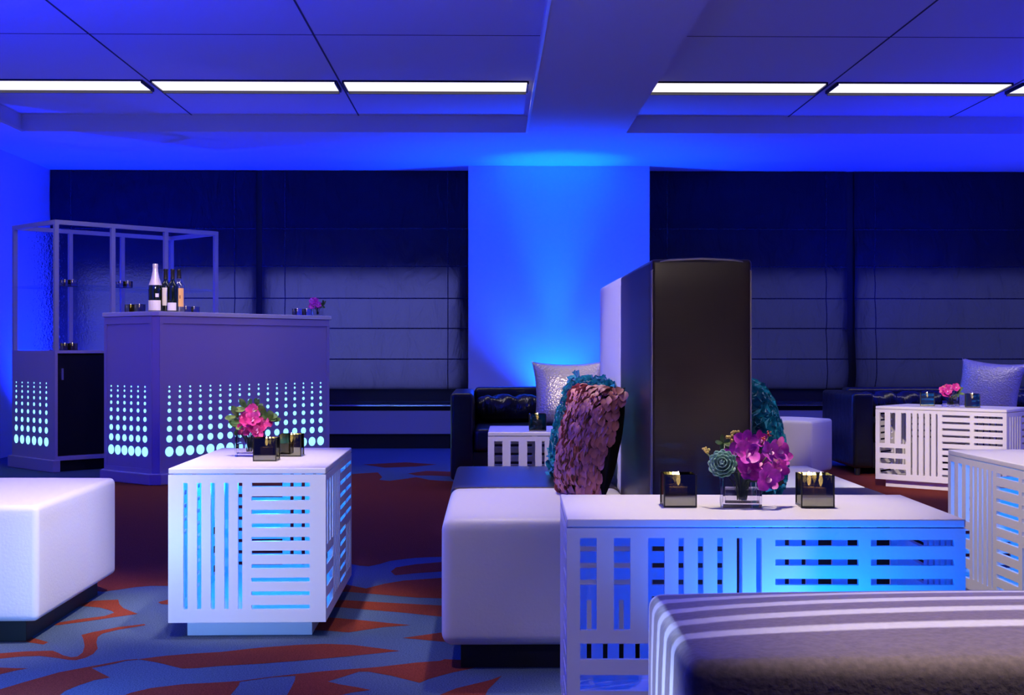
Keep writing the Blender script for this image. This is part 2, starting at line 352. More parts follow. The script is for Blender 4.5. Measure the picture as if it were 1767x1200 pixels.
# ------------------------------------------------------------------ room
XL, XR, YB, YF = -3.83, 6.4, 11.62, -2.0
def fl(px, y):
    d = F*EYE/(y-HY); return PD(px, d)
def cA(pts): return [(p[0]*.2264, 980+p[1]*.2264) for p in pts]
def cB(pts): return [(380+p[0]*.2264, 980+p[1]*.2264) for p in pts]
def cC(pts): return [(590+p[0]*.1833, 780+p[1]*.1833) for p in pts]
def cD(pts): return [(740+p[0]*.1358, 1080+p[1]*.1358) for p in pts]
shapes = [
 cA([(0,655),(200,640),(400,635),(440,650),(480,670),(540,685),(590,680),(630,650),(645,600),(635,545),(620,515),(700,495),(900,455),(1100,432),(1110,440),(900,475),(780,505),(745,530),(735,570),(745,620),(710,660),(650,690),(580,708),(520,705),(430,690),(300,675),(150,680),(0,695),(-200,700),(-200,665)]),
 cA([(-200,500),(190,505),(260,540),(370,570),(330,588),(200,568),(60,562),(-200,550)]),
 cA([(-200,760),(120,768),(215,770),(130,785),(0,815),(-200,840)]),
 cA([(0,930),(200,870),(450,800),(620,768),(690,755),(850,725),(960,705),(1050,698),(1050,704),(960,712),(870,735),(700,768),(760,800),(840,840),(720,860),(600,900),(500,940),(420,1000),(350,1100),(-200,1150),(-200,980)]),
 cA([(1050,700),(1250,675),(1500,655)])+cB([(0,645),(300,612),(600,590),(800,583),(1000,590),(1200,615),(1370,637),(1200,655),(900,685),(600,712),(300,735),(0,752)])+cA([(1500,768),(1390,772),(1300,750),(1200,725),(1100,708)]),
 cA([(700,1100),(850,1010),(1000,955),(1150,920),(1400,890)])+cB([(0,876),(150,866),(400,833),(590,812),(800,790),(1000,775),(1200,760),(1500,725),(1680,712)])+cD([(200,430),(640,450),(700,500),(500,560),(300,600),(150,640),(0,682)])+cB([(1520,880),(1480,870),(1300,825),(1130,795),(1060,795),(950,830),(820,870),(900,890),(1050,915),(1150,935),(1000,955),(880,985),(700,1080),(440,1080),(510,972),(540,920),(570,860),(574,826),(400,838),(150,872),(140,900),(80,972),(-20,1080)]),
 cD([(930,640),(800,690),(600,740),(350,800),(150,880),(0,960),(640,1010),(720,884),(750,820),(850,720)]),
 cB([(700,120),(960,130),(1110,160),(1250,125),(1400,100),(1680,80),(2100,60),(2100,250),(1680,235),(1500,230),(1200,205),(960,185),(700,190)]),
 cB([(500,240),(960,250),(1300,270),(1680,290),(2100,310),(2100,400),(1680,375),(1400,345),(1100,320),(930,305),(600,300)]),
 cB([(600,370),(880,385),(1100,405),(1450,440),(1250,455),(980,495),(850,485),(600,470)]),
 cB([(1390,538),(1550,515),(1680,497),(2000,480),(2000,590),(1680,565),(1550,552)]),
 cC([(460,1130),(510,1090),(700,1060),(930,1040),(1300,1030),(1300,1120),(930,1130),(700,1145),(500,1165)]),
 [(-250,840)]+[(0,832),(300,826)]+cC([(90,212),(180,205),(340,195),(380,240),(350,265),(450,275),(560,260),(700,240),(820,265),(960,275),(1100,280)])+[(1000,822),(1400,806),(1700,800),(2100,800),(2100,985),(1400,968),(950,962)]+cC([(930,990),(700,1000),(600,1010),(450,1030),(350,1060),(250,1080),(170,1075),(90,1060)])+[(400,990),(310,1012)]+cA([(1280,140),(1150,140),(1030,150),(900,170),(780,185),(740,180)])+[(100,1012),(-250,1000)],
 cA([(570,290),(700,255),(900,245),(910,280),(940,310),(1050,355),(900,375),(700,405),(450,440),(400,440),(450,420),(600,395),(800,370),(870,345),(850,330),(760,305)]),
 cA([(1205,265),(1280,245),(1500,235),(1500,285),(1280,282),(1230,280)]),
 cC([(620,205),(800,180),(1070,190),(1070,235),(850,225),(700,225)]),
 cC([(200,120),(600,100),(900,120),(700,140),(400,150)]),
]
fb = MB(); fb.box(XL-.1, XR+.1, YF, YB+.1, -0.05, 0.0); fb.cur = 1
for sh in shapes:
    pts = [fl(*p) for p in sh]
    fb.add([(x, y, 0.0006) for x, y in pts], [tuple(range(len(pts)))])
# the same flame figure carries on over the rest of the carpet
for k in range(26):
    x = random.uniform(XL+.3, XR-.5); y = random.uniform(-1.6, 2.6)
    L = random.uniform(.3, .8); w = random.uniform(.06, .16)
    pts = []
    for i in range(12):
        a = 2*PI*i/12; pts.append((x+L*math.cos(a), y+w*math.sin(a)*(1.3-abs(math.cos(a)))+.12*math.sin(3*math.cos(a)+k)))
    fb.add([(px_, py_, 0.0006) for px_, py_ in pts], [tuple(range(12))])
me = bpy.data.meshes.new('floor'); me.from_pydata(fb.v, [], fb.f); me.materials.append(M_blue_carpet); me.materials.append(M_red_carpet)
me.polygons.foreach_set('material_index', fb.m)
bm = bmesh.new(); bm.from_mesh(me)
bmesh.ops.triangulate(bm, faces=[f for f in bm.faces if f.material_index == 1]); bm.normal_update()
for f in bm.faces:
    if f.material_index == 1 and f.normal.z < 0: f.normal_flip()
bm.to_mesh(me); bm.free()
floor = bpy.data.objects.new('floor', me); COL.objects.link(floor); struct(floor)

struct(MB().box(XL-.12, XL, YF, YB+.1, 0, COFF+.1).build('wall_left', M_wall))
struct(MB().box(XR, XR+.12, YF, YB+.1, 0, COFF+.1).build('wall_right', M_wall))
# back wall: solid below and above the window openings, column in the middle
struct(MB().box(XL, XR, YB+.06, YB+.16, 0, COFF+.1).build('wall_back', M_wall))
struct(MB().box(-.183, 1.368, 11.27, YB+.06, 0, CEIL).build('wall_column', M_wall, bevel=0.004))
# soffit with two coffers
cof = [(-3.367, .272), (.988, 6.2)]; CY0, CY1 = -1.5, 9.55
cb = MB()
cb.box(XL-.1, cof[0][0], YF, YB+.1, CEIL, COFF+.06); cb.box(cof[0][1], cof[1][0], YF, YB+.1, CEIL, COFF+.06); cb.box(cof[1][1], XR+.1, YF, YB+.1, CEIL, COFF+.06)
for a, b_ in cof:
    cb.box(a, b_, CY1, YB+.1, CEIL, COFF+.06); cb.box(a, b_, YF, CY0, CEIL, COFF+.06); cb.box(a, b_, CY0, CY1, COFF, COFF+.06)
cb.cur = 1
rows = [8.32-1.21*i for i in range(0, 9)]
for (a, b_), xs in ((cof[0], [-2.145, -.945]), (cof[1], [2.165, 3.345, 4.545, 5.745])):
    for x in xs: cb.box(x-.005, x+.005, CY0, CY1, COFF-.002, COFF+.01)
    for y in rows[1:]: cb.box(a, b_, y-.003, y+.003, COFF-.002, COFF+.01)
struct(cb.build('ceiling', [M_ceil, M_groove]))
# slim edge moulding round each coffer
tb = MB()
for a, b_ in cof:
    tb.box(a-.004, a+.012, CY0, CY1, CEIL-.006, CEIL+.012) if a < 0 else None
    tb.box(b_-.012, b_+.004, CY0, CY1, CEIL-.006, CEIL+.012)
struct(tb.build('trim_1', M_white))

# strip lights recessed in the coffers
SXS = [(-3.345, -2.185), (-2.115, -.975), (-.915, .235), (1.01, 2.125), (2.205, 3.305), (3.385, 4.505), (4.585, 5.705)]
names = ['leftmost white ceiling strip light, cut by the left picture edge', 'white ceiling strip light in the left coffer, second from the left', 'white ceiling strip light beside the central ceiling beam, on its left side',
         'white ceiling strip light beginning right of the central ceiling beam', 'white ceiling strip light, second to the right of the central beam', 'white ceiling strip light just entering the picture at the right edge', 'white ceiling strip light beyond the right picture edge']
for i, (a, b_) in enumerate(SXS[:6]):
    t = thing('ceiling_light', names[i], 'ceiling light', ((a+b_)/2, 8.455, COFF), 0, 'strip lights in the ceiling coffers')
    hw = (b_-a)/2
    MB().box(-hw-.012, -hw, -.145, .145, -.02, 0).box(hw, hw+.012, -.145, .145, -.02, 0).box(-hw, hw, -.150, -.138, -.010, 0).box(-hw, hw, .138, .150, -.030, 0).build('frame', M_can, t)
    MB().box(-hw, hw, -.138, .138, -.012, -.001).build('diffuser', M_lens, t)
for i, (a, b_) in enumerate(SXS):
    area(((a+b_)/2, 8.455, COFF-.014), (0, 0, 0), b_-a, .27, 2.6, (1.0, .88, .86), 146)

# windows behind the shades
def window(n, x0, x1, gx0, gx1, st):
    o = MB().box(x0, x1, YB+.03, YB+.055, .40, CEIL).build('window_%d' % n, M_dark); struct(o)
    # emissive pane put behind the lower cloth to stand in for dusk light
    mp_ = mat('dusk_glow_pane_%d' % n, (0.02, 0.02, 0.03), 0.2, emis=(0.42, 0.42, 1.0), estr=st)
    MB().box(gx0, gx1, YB+.020, YB+.029, .545, 1.54).build('pane', mp_, o)
    fr = MB()
    for x in [x0+.02, x1-.02]+([-2.01] if n == 1 else [3.17, 5.015]): fr.box(x-.07, x+.07, YB-.03, YB+.03, .40, CEIL)
    fr.box(x0, x1, YB-.02, YB+.03, .40, .54).box(x0, x1, YB+.005, YB+.03, 1.5, 1.54)
    fr.build('window_frame', M_can, o)
window(1, XL+.02, -.2, -3.52, -.22, 2.8); window(2, 1.385, XR-.02, 1.40, XR-.05, 1.1)
# sill ledge and apron below the shades
def sill(nm, x0, x1):
    t = MB().box(x0, x1, 11.44, YB+.06, .355, .372); t.box(x0, x1, 11.50, YB+.06, 0, .355); t.build('trim_%d' % nm, M_black)['kind'] = 'structure'
sill(2, XL+.001, -.184); sill(3, 1.369, XR-.001)
for (x0, x1, lab) in ((-3.2, -.325, 'long low heater cover under the left window shades'), (1.5, 3.16, 'low heater cover under the right window, left of the dark gap')):
    t = thing('heater_cover', lab, 'heater', ((x0+x1)/2, 11.42, 0), 0, 'heater covers under the windows'); w = (x1-x0)/2
    MB().box(-w, w, -.05, .02, .125, .325).build('front_panel', M_heater, t, bevel=.004)
    MB().box(-w, w, -.07, .02, .366, .377).build('steel_rail', M_steel, t)
    MB().box(-w+.02, w-.02, -.02, .06, .0, .366).build('back_box', M_black, t)

# Roman shades
SEAMS = [1.909, 1.58, 1.30, 1.037, .769]
def shade(x0, x1, label, matr, wr, ribs):
    w = x1-x0; nx, nz = 56, 110; zt, zb = CEIL-.004, .506
    mb = MB(); vs = []; edges = [zt]+SEAMS+[zb]
    for j in range(nz+1):
        z = zt+(zb-zt)*j/nz
        k = max(i for i in range(len(edges)) if edges[i] >= z-1e-6); k = min(k, len(edges)-2)
        f = (edges[k]-z)/(edges[k]-edges[k+1])
        for i in range(nx+1):
            x = w*i/nx; u = i/nx
            y = -.006-.012*math.sin(PI*f)
            if k in (3, 4): y -= (.035 if k == 4 else .012)*(f if k == 4 else f)*1.0
            if k == 5: y -= .035*(1-f)+.02*math.sin(PI*f)
            if k == 3: pass
            y += wr*.030*noise.noise((x*5.0+(zt-z)*1.6, z*1.1, x0))*min(1, (zt-z)*1.2)
            y += .010*noise.noise((x*9, z*7, x0+5))
            vs.append((x, min(y, .02), z))
    fs = []
    for j in range(nz):
        for i in range(nx): a = j*(nx+1)+i; fs.append((a, a+1, a+nx+2, a+nx+1))
    mb.add(vs, fs)
    # seams and ribs: stitched dark tape lying on the cloth
    mb.cur = 1
    def yat(x, z):
        j = min(nz, max(0, round((zt-z)/(zt-zb)*nz))); i = min(nx, max(0, round(x/w*nx))); return vs[j*(nx+1)+i][1]
    for z in SEAMS:
        for i in range(nx):
            a, b_ = vs[0][0]+w*i/nx, w*(i+1)/nx; ya, yb = yat(a, z)-.004, yat(b_, z)-.004
            mb.add([(a, ya, z-.005), (b_, yb, z-.005), (b_, yb, z+.005), (a, ya, z+.005)], [(0,1,2,3)])
    for xr in ribs:
        for j in range(nz):
            z0, z1 = vs[j*(nx+1)][2], vs[(j+1)*(nx+1)][2]; ya, yb = yat(xr, z0)-.005, yat(xr, z1)-.005
            mb.add([(xr-.004, ya, z0), (xr+.004, ya, z0), (xr+.004, yb, z1), (xr-.004, yb, z1)], [(0,1,2,3)])
    o = mb.build('roman_shade', [matr, M_seam], smooth=True, loc=(x0, 11.575, 0))
    so = o.modifiers.new('thick', 'SOLIDIFY'); so.thickness = .002; so.offset = 1
    tag(o, label, 'window shade', 'Roman shades over the windows')
shade(-3.822, -2.035, 'dark navy Roman shade at the left, behind the open bar shelf', M_shade, .3, [.18, 1.6])
shade(-1.985, -.187, 'dark navy Roman shade directly left of the blue column', M_shade, .3, [.2, 1.62])
shade(1.375, 3.14, 'dark navy Roman shade directly right of the blue column, behind the tall brown back', M_shade, .5, [.18, 1.58])
shade(3.205, 5.0, 'crumpled dark navy Roman shade above the silver cushion at far right', M_shade2, 1.5, [.18, 1.6])

# floor uplights
def uplight(x, y, label, grp=None):
    t = thing('floor_uplight', label, 'floor lamp', (x, y, 0), 0, grp)
    MB().lathe([(.07,0),(.075,.01),(.075,.10),(.07,.12),(.062,.125)], 24).build('housing', M_can, t, smooth=40)
    MB().lathe([(.055,.1255),(.055,.13)], 24).build('lens', M_puck, t)
lb = ['round black uplight on the floor behind the left sofa, under the blue column', 'round black uplight in the left corner behind the bar shelf', 'round black uplight behind the right sofa', 'added uplight hidden behind the bar counter, evening the blue on the soffit', 'added unseen uplight by the right wall, turning the ceiling blue', 'added unseen uplight near the left wall in front, turning the ceiling blue', 'added unseen uplight near the right wall in front, turning the ceiling blue']
for (x, y, t_, p_, c_), l_ in zip(UPL, lb): uplight(x, y, l_)
uplight(UT[0], UT[1], 'small uplight between the striped bench and the long white table')
uplight(UB[0], UB[1], 'added unseen uplight left of the striped bench, brightening its side')
uplight(UF[0], UF[1], 'small uplight on the carpet in front of the white cube ottoman at left')

# ------------------------------------------------------------------ slotted tables
TL, TD, THT, TB = .814, .459, .5, .048
def zrow(i): return .451-.0398*i
def long_holes():
    H = []
    for u in (.027, .096, .166): H.append((u, u+.034, .272-TB, .461-TB))
    for z in (.2285, .164, .0985): H.append((.027, .2, z-.0165-TB, z+.0165-TB))
    for i in range(5): u = .228+.0397*i; H.append((u, u+.0115, .087-TB, .461-TB))
    for i in range(10): H.append((.426, .596, zrow(i)-.0065-TB, zrow(i)+.0065-TB))
    for i in range(5): H.append((.621, .791, zrow(i)-.0065-TB, zrow(i)+.0065-TB))
    for i in range(5): u = .624+.0385*i; H.append((u, u+.0115, .087-TB, .250-TB))
    return H
def short_holes():
    H = []
    for i in range(5): u = .044+.0397*i; H.append((u, u+.0125, .087-TB, .457-TB))
    for i in range(10): H.append((.242, .412, zrow(i)-.0062-TB, zrow(i)+.0062-TB))
    return H
def make_table(label, loc, rot):
    t = thing('slotted_table', label, 'table', loc, rot, 'white slotted cube tables')
    l, d, k = TL/2, TD/2, .012; top = .483
    h = top-.002-TB
    MB().box(-l, l, -d, d, top, THT).build('tabletop', M_white, t, bevel=.003)
    MB().pierced(TL, h, k, long_holes(), (-l, -d, TB), (1,0,0), (0,-1,0)).build('side_panel', M_white, t)
    MB().pierced(TL, h, k, long_holes(), (l, d, TB), (-1,0,0), (0,1,0)).build('side_panel', M_white, t)
    sh = [(a-k, b_-k, c, e) for a, b_, c, e in short_holes()]
    MB().pierced(TD-2*k, h, k, sh, (-l, d-k, TB), (0,-1,0), (-1,0,0)).build('side_panel', M_white, t)
    MB().pierced(TD-2*k, h, k, sh, (l, -d+k, TB), (0,1,0), (1,0,0)).build('side_panel', M_white, t)
    MB().box(-l+k, l-k, -d+k, d-k, TB, TB+.012).build('bottom_board', M_white, t)
    MB().box(-l+.046, l-.046, -d+.046, d-.046, 0.001, TB).build('plinth', M_white, t)
    return t
def table_pose(fx, fd, a):
    u = (math.cos(a), math.sin(a)); v = (-u[1], u[0])
    X = fx+u[0]*TL/2+v[0]*TD/2; d = fd+u[1]*TL/2+v[1]*TD/2
    x, y = W2(X, d); return (x, y, 0), a-TH
p2, r2 = table_pose(.1118, 2.703, -.006)
T2 = make_table('long white slotted table in front, with two candles and a purple orchid vase on it', p2, r2)
p1, r1 = table_pose(-.547, 3.875, PI/2+.0289)
T1 = dup(T2, p1, r1, 'white slotted table standing end-on at left, with hot pink flowers and two candles')
p3, r3 = table_pose(2.254, 8.2, -.716)
T3 = dup(T2, p3, r3, 'white slotted table turned at an angle before the right sofa')
p4, r4 = table_pose(1.517, 4.60, -PI/2+.028)
T4 = dup(T2, p4, r4, 'empty white slotted table cut off by the right picture edge')
p5, r5 = table_pose(-.103, 5.58, 0.0)
T5 = dup(T2, p5, r5, 'white slotted table before the left black sofa with one candle')
# blue LED pucks inside the tables; the long table's is added to tint its inside
for T, p, r, pw in ((T1, p1, r1, 6.0), (T4, p4, r4, 3.5), (T2, p2, r2, 1.6)):
    MB().lathe([(.03,0),(.035,.002),(.035,.021)], 20, (0,0,.483-.021)).build('led_puck', M_puck, T, smooth=40)
    point((p[0], p[1], .42), pw, (0, .035 if T is T2 else .20, 1.0), .03)

# ------------------------------------------------------------------ ottomans and seats
def ottoman(label, x0, x1, y0, y1, loc, rot, m=M_whitevinyl, zt=.40, top=.014, name='ottoman', cat='ottoman', grp=None, side=.006, r=.018):
    t = thing(name, label, cat, loc, rot, grp)
    MB().cushion(x0, x1, y0, y1, .066, zt, r, top, side).build('cushion', m, t, smooth=True)
    MB().box(x0+.05, x1-.05, y0+.05, y1-.05, 0.001, .075).build('plinth', M_black, t)
    return t
x, y = W2(-1.36, 3.786)
o1 = ottoman('large square white ottoman at the left picture edge', -.84, 0, 0, .83, (x, y, 0), .0295-TH)
x, y = W2(1.87, 8.25)
ottoman('small white cube ottoman beyond the tall dark seat back, turned cornerwise', 0, .42, 0, .45, (x, y, 0), math.radians(59)-TH)
bx0, bx1, bx2, bx3 = -.1265, .424, .692, 1.232
gb = 'back-to-back lounge seats round the tall backs'
def seat(x0, x1, y0, y1, m, lab, r=.016):
    ottoman(lab, x0, x1, y0, y1, (0,0,0), 0, m, .40, .006, 'bench_seat', 'bench', gb, .003, r)
seat(bx0, bx1-.004, 3.47, 4.275, M_whitevinyl, 'white bench seat beside the front table, holding the dusty rose cushion', .03)
seat(bx0, bx1-.004, 4.28, 5.08, M_brown, 'dark glossy bench seat behind the white one, reflecting blue, left of the tall backs')
seat(bx2+.004, bx3, 3.47, 4.275, M_brown, 'dark glossy bench seat right of the tall brown back, behind the front table')
seat(bx2+.004, bx3, 4.28, 5.08, M_whitevinyl, 'white bench seat right of the tall backs, behind the right-hand candle')
def tall_back(y0, y1, m, lab, ztop=1.085):
    t = thing('tall_seat_back', lab, 'seat back', ((bx0*0+(bx1+bx2)/2), (y0+y1)/2, 0), 0, gb)
    w, d = (bx2-bx1)/2, (y1-y0)/2
    MB().cushion(-w, w, -d, d, .03, ztop, .012, .008, .003).build('upholstery', m, t, smooth=True)
    pts = [(-w+.004, .06), (-w+.004, ztop-.03), (-w+.022, ztop-.008), (-w+.05, ztop-.002), (0, ztop+.002), (w-.05, ztop-.002), (w-.022, ztop-.008), (w-.004, ztop-.03), (w-.004, .06)]
    MB().tube([(a, -d+.004, z) for a, z in pts], .0032, 6).build('piping', M_piping, t, smooth=True)
    MB().box(-w+.03, w-.03, -d+.03, d-.03, .001, .04).build('base', M_black, t)
tall_back(3.47, 4.275, M_brown, 'tall narrow dark brown upholstered back standing in the centre')
tall_back(4.28, 5.08, M_whitevinyl, 'tall white upholstered back directly behind the brown one')

# striped bench in the foreground
x, y = W2(.245, 1.855)
t = thing('striped_bench', 'mauve velvet bench with silvery stripes in the bottom right foreground', 'bench', (x, y, 0), -TH*1.0+.0)
MB().cushion(0, 1.35, 0, .535, .06, .406, .022, .030, .006, 22).build('upholstery', M_stripe, t, smooth=True)
t.children[0].data.transform(Matrix.Translation((0, -.2675, 0))); t.children[0].location = (0, .2675, 0)
MB().box(.05, 1.30, .05, .485, .001, .07).build('plinth', M_black, t)

# ------------------------------------------------------------------ sofas
def sofa(label, x0, y0, w, dp, hb, ha, loc):
    t = thing('leather_sofa', label, 'sofa', loc, 0, 'black leather sofas'); a = .14
    MB().cushion(0, a, 0, dp, .05, ha, .025, .004, .004).build('arm', M_leather, t, smooth=True)
    MB().cushion(w-a, w, 0, dp, .05, ha, .025, .004, .004).build('arm', M_leather, t, smooth=True)
    MB().cushion(a, w-a, dp-.17, dp, .05, hb, .03, .004, .004).build('back', M_leather, t, smooth=True)
    MB().box(a, w-a, .03, dp-.17, .05, .22).build('base', M_leather, t)
    n = 2; sw = (w-2*a)/n
    for i in range(n):
        MB().cushion(a+sw*i+.003, a+sw*(i+1)-.003, .0, dp-.18, .222, .365, .03, .012, .004).build('seat_cushion', M_leather, t, smooth=True)
        # bolster roll: a rumpled horizontal roll against the back
        mb = MB(); vs = []; fs = []; N, K = 60, 24
        for j in range(N+1):
            u = j/N; xx = a+sw*i+.01+(sw-.02)*u; e = min(1, min(u, 1-u)*9)**.5
            for k in range(K):
                an = 2*PI*k/K; rr = (.083+.008*math.sin(u*34+2*math.sin(an*2)+i)*(.5+.5*math.sin(an))+.006*noise.noise((u*16, an, i)))*(.55+.45*e)
                vs.append((xx, dp-.27+rr*.9*math.cos(an), .365+.094+rr*math.sin(an)*1.12))
        for j in range(N):
            for k in range(K): fs.append((j*K+k, j*K+(k+1)%K, (j+1)*K+(k+1)%K, (j+1)*K+k))
        fs.append(tuple(range(K))); fs.append(tuple(N*K+k for k in reversed(range(K))))
        mb.add(vs, fs); mb.build('bolster', M_leather_wr, t, smooth=True)
    for fx in (.04, w-.04):
        for fy in (.05, dp-.05): MB().lathe([(.018,.001),(.022,.05)], 12, (fx, fy, 0)).build('leg', M_can, t)
    return t
x, y = W2(-.377, 8.05)
sofa('black leather sofa in front of the blue column', 0, 0, 1.86, .9, .60, .585, (x, y, 0))
x, y = W2(2.30, 8.80)
sofa('black leather sofa at the far right behind the angled table', 0, 0, 2.2, .85, .575, .555, (x, y+.1, 0))

# ------------------------------------------------------------------ cushions
def pillow_mesh(w, h, th, n=22, droop=0.0):
    mb = MB(); vs = []; fs = []
    def P(u, v, s):
        ex = (abs(u)**2.4); ey = (abs(v)**2.4)
        x = w/2*u*(1-.10*(1-v*v)*abs(u)**1.5); z = h/2*v*(1-.10*(1-u*u)*abs(v)**1.5)
        y = s*th/2*((1-ex)*(1-ey))**.55+.004*noise.noise((u*3, v*3, s*2))*(1-ex)*(1-ey)
        return (x, y, z)
    for s in (-1, 1):
        o = len(vs)
        for j in range(n+1):
            for i in range(n+1): vs.append(P(-1+2*i/n, -1+2*j/n, s))
        for j in range(n):
            for i in range(n):
                a = o+j*(n+1)+i; q = (a, a+1, a+n+2, a+n+1); fs.append(q if s < 0 else q[::-1])
    mb.add(vs, fs); return mb
def silver(label, loc, rot):
    t = thing('silver_cushion', label, 'cushion', loc, 0, 'silver cushions on the sofas')
    o = pillow_mesh(.46, .42, .15).build('cover', M_silver, t, smooth=True); o.rotation_euler = rot; o.location = (0, 0, .195)
    bm = bmesh.new(); bm.from_mesh(o.data); bmesh.ops.remove_doubles(bm, verts=bm.verts, dist=.0005); bm.to_mesh(o.data); bm.free()
x, y = PD(981, 8.42); silver('silver woven cushion on the sofa in front of the column', (x, y, .375), (math.radians(-14), 0, .10))
x, y = PD(1706, 9.12); silver('silver woven cushion on the far right sofa', (x, y, .375), (math.radians(-14), math.radians(5), -.75))

def ruffle(label, loc, rot, m, w, h, th, kind, cnt, name):
    t = thing(name, label, 'cushion', loc, 0)
    base = pillow_mesh(w, h, th, 16)
    R = Matrix.Rotation(rot[2], 4, 'Z') @ Matrix.Rotation(rot[1], 4, 'Y') @ Matrix.Rotation(rot[0], 4, 'X')
    bo = base.build('back_cover', M_blackfab if kind == 'petal' else m, t, smooth=True); bo.data.transform(R); bo.location = (0, 0, h/2-.005)
    mb = MB()
    rnd = random.Random(cnt)
    for k in range(cnt):
        u = rnd.uniform(-1, 1); v = rnd.uniform(-1, 1)
        ex, ey = abs(u)**2.4, abs(v)**2.4
        side = -1 if (kind == 'petal' or rnd.random() < .72) else 1
        p = Vector((w/2*u*(1-.08*(1-v*v)), side*th/2*((1-ex)*(1-ey))**.55, h/2*v*(1-.08*(1-u*u))))
        n = Vector((u**3*.9, side*(.25+((1-ex)*(1-ey))**.5), v**3*.9)).normalized()
        if kind == 'petal':      # overlapping drop shaped flaps hanging down
            dn = Vector((rnd.uniform(-.35, .35), 0, -1)); dn = (dn-n*dn.dot(n)).normalized(); sd = n.cross(dn)
            L = rnd.uniform(.030, .042); wd = L*.33; lift = rnd.uniform(.35, 1.0); tw = rnd.uniform(-.5, .5)
            pr = [(0,.35),(.3,.85),(.6,1),(.85,.75),(1,.1)]; vs = []
            for a, b_ in pr:
                c = p+n*.002+dn*(L*a)+n*(L*lift*a*(1.25-a))
                vs += [c-sd*wd*b_+n*(.010*b_*(.5+tw)), c+n*.003-n*.004, c+sd*wd*b_+n*(.010*b_*(.5-tw))]
            fs = []
            for i in range(len(pr)-1):
                o = i*3; fs += [(o,o+1,o+4,o+3),(o+1,o+2,o+5,o+4)]
            mb.add(vs, fs)
        else:                    # curled ruffle strip standing on edge
            ax = Vector((rnd.uniform(-1,1), rnd.uniform(-.3,.3), rnd.uniform(-1,1))); ax = (ax-n*ax.dot(n)).normalized(); sd = n.cross(ax)
            L = rnd.uniform(.045, .075); hh = rnd.uniform(.022, .038); ph = rnd.uniform(0, 6); vs = []; fs = []
            for i in range(8):
                a = i/7-.5; c = p+ax*(L*a)+sd*(.009*math.sin(a*9+ph))
                vs += [c-n*.004, c+n*hh*.6+sd*.004*math.cos(a*11+ph), c+n*hh+sd*(.012*math.sin(a*14+ph))]
            for i in range(7):
                o = i*3; fs += [(o,o+3,o+4,o+1),(o+1,o+4,o+5,o+2)]
            mb.add(vs, fs)
    mb.v = [tuple(R @ Vector(q)) for q in mb.v]
    me = bpy.data.meshes.new('ruffles'); me.from_pydata(mb.v, [], mb.f); me.materials.append(m); me.polygons.foreach_set('use_smooth', [True]*len(me.polygons))
    o = bpy.data.objects.new('petals' if kind == 'petal' else 'ruffles', me); COL.objects.link(o); o.parent = t; o.location = (0, 0, h/2-.005)
    return t
# faces point to -x (left) and lean on the tall backs
x, y = W2(.240, 3.98); ruffle('dusty rose petal cushion leaning on the tall back, left side', (x, y, .402), (math.radians(-12), 0, math.radians(-74)), M_rose, .36, .345, .12, 'petal', 1000, 'petal_cushion')
x, y = W2(.245, 4.52); ruffle('teal ruffled cushion behind the dusty rose one', (x, y, .405), (math.radians(-14), 0, math.radians(-70)), M_teal, .32, .34, .09, 'curl', 430, 'ruffled_cushion')
x, y = W2(.735, 4.00); ruffle('teal ruffled cushion on the right side of the tall back, behind the orchids', (x, y, .402), (math.radians(-10), 0, math.radians(75)), M_teal, .32, .34, .11, 'curl', 430, 'ruffled_cushion')

# ------------------------------------------------------------------ bar and shelf unit
ZR = [.615, .587, .551, .510, .464, .410, .350, .286, .206]; DR = [.011, .014, .018, .021, .025, .030, .036, .044, .062]
def dots(mb, n, u0, u1, org, ux, nrm):
    ux = Vector(ux); nrm = Vector(nrm)
    for z, dia in zip(ZR, DR):
        for i in range(n):
            c = Vector(org)+ux*(u0+(u1-u0)*i/(n-1))+Vector((0,0,z)); N = 18
            ring = [c+ux*math.cos(2*PI*k/N)*dia/2+Vector((0,0,1))*math.sin(2*PI*k/N)*dia/2 for k in range(N)]
            mb.add([q-nrm*.004 for q in ring]+[q+nrm*.0015 for q in ring], [tuple(range(N, 2*N))]+[(k,(k+1)%N,N+(k+1)%N,N+k) for k in range(N)])
x, y = W2(-2.229, 8.25); BA = math.radians(51)-TH
bar = thing('bar_counter', 'tall grey lacquered bar counter with rows of glowing turquoise dots', 'bar counter', (x, y, 0), BA)
bw, bd, bh = 1.5, .57, 1.09; c = .03
def oct_(x0, x1, y0, y1, c): return [(x0+c,y0),(x1-c,y0),(x1,y0+c),(x1,y1-c),(x1-c,y1),(x0+c,y1),(x0,y1-c),(x0,y0+c)]
MB().prism(oct_(0, bw, 0, bd, c), .07, bh-.03).build('body', M_barlac, bar)
MB().prism(oct_(-.03, bw+.03, -.03, bd+.03, .05), .001, .072).build('plinth', M_barlac, bar, bevel=.006)
MB().prism(oct_(-.012, bw+.012, -.012, bd+.012, .03), bh-.028, bh).build('counter_top', M_bartop, bar, bevel=.003)
def stiles(mb, u1, org, ux, nrm):      # raised rim round a face
    ux = Vector(ux); nrm = Vector(nrm); org = Vector(org)
    for a, b_, z0, z1 in ((c, .055, .072, bh-.03), (u1-.055, u1-c, .072, bh-.03), (.055, u1-.055, bh-.075, bh-.03), (.055, u1-.055, .072, .10)):
        q = [org+ux*a+Vector((0,0,z0)), org+ux*b_+Vector((0,0,z0)), org+ux*b_+Vector((0,0,z1)), org+ux*a+Vector((0,0,z1))]
        mb.add(q+[p+nrm*.006 for p in q], [(4,5,6,7),(0,1,5,4),(1,2,6,5),(2,3,7,6),(3,0,4,7)])
mb = MB(); stiles(mb, bw, (0,0,0), (1,0,0), (0,-1,0)); mb.build('panel_rim', M_barlac, bar)
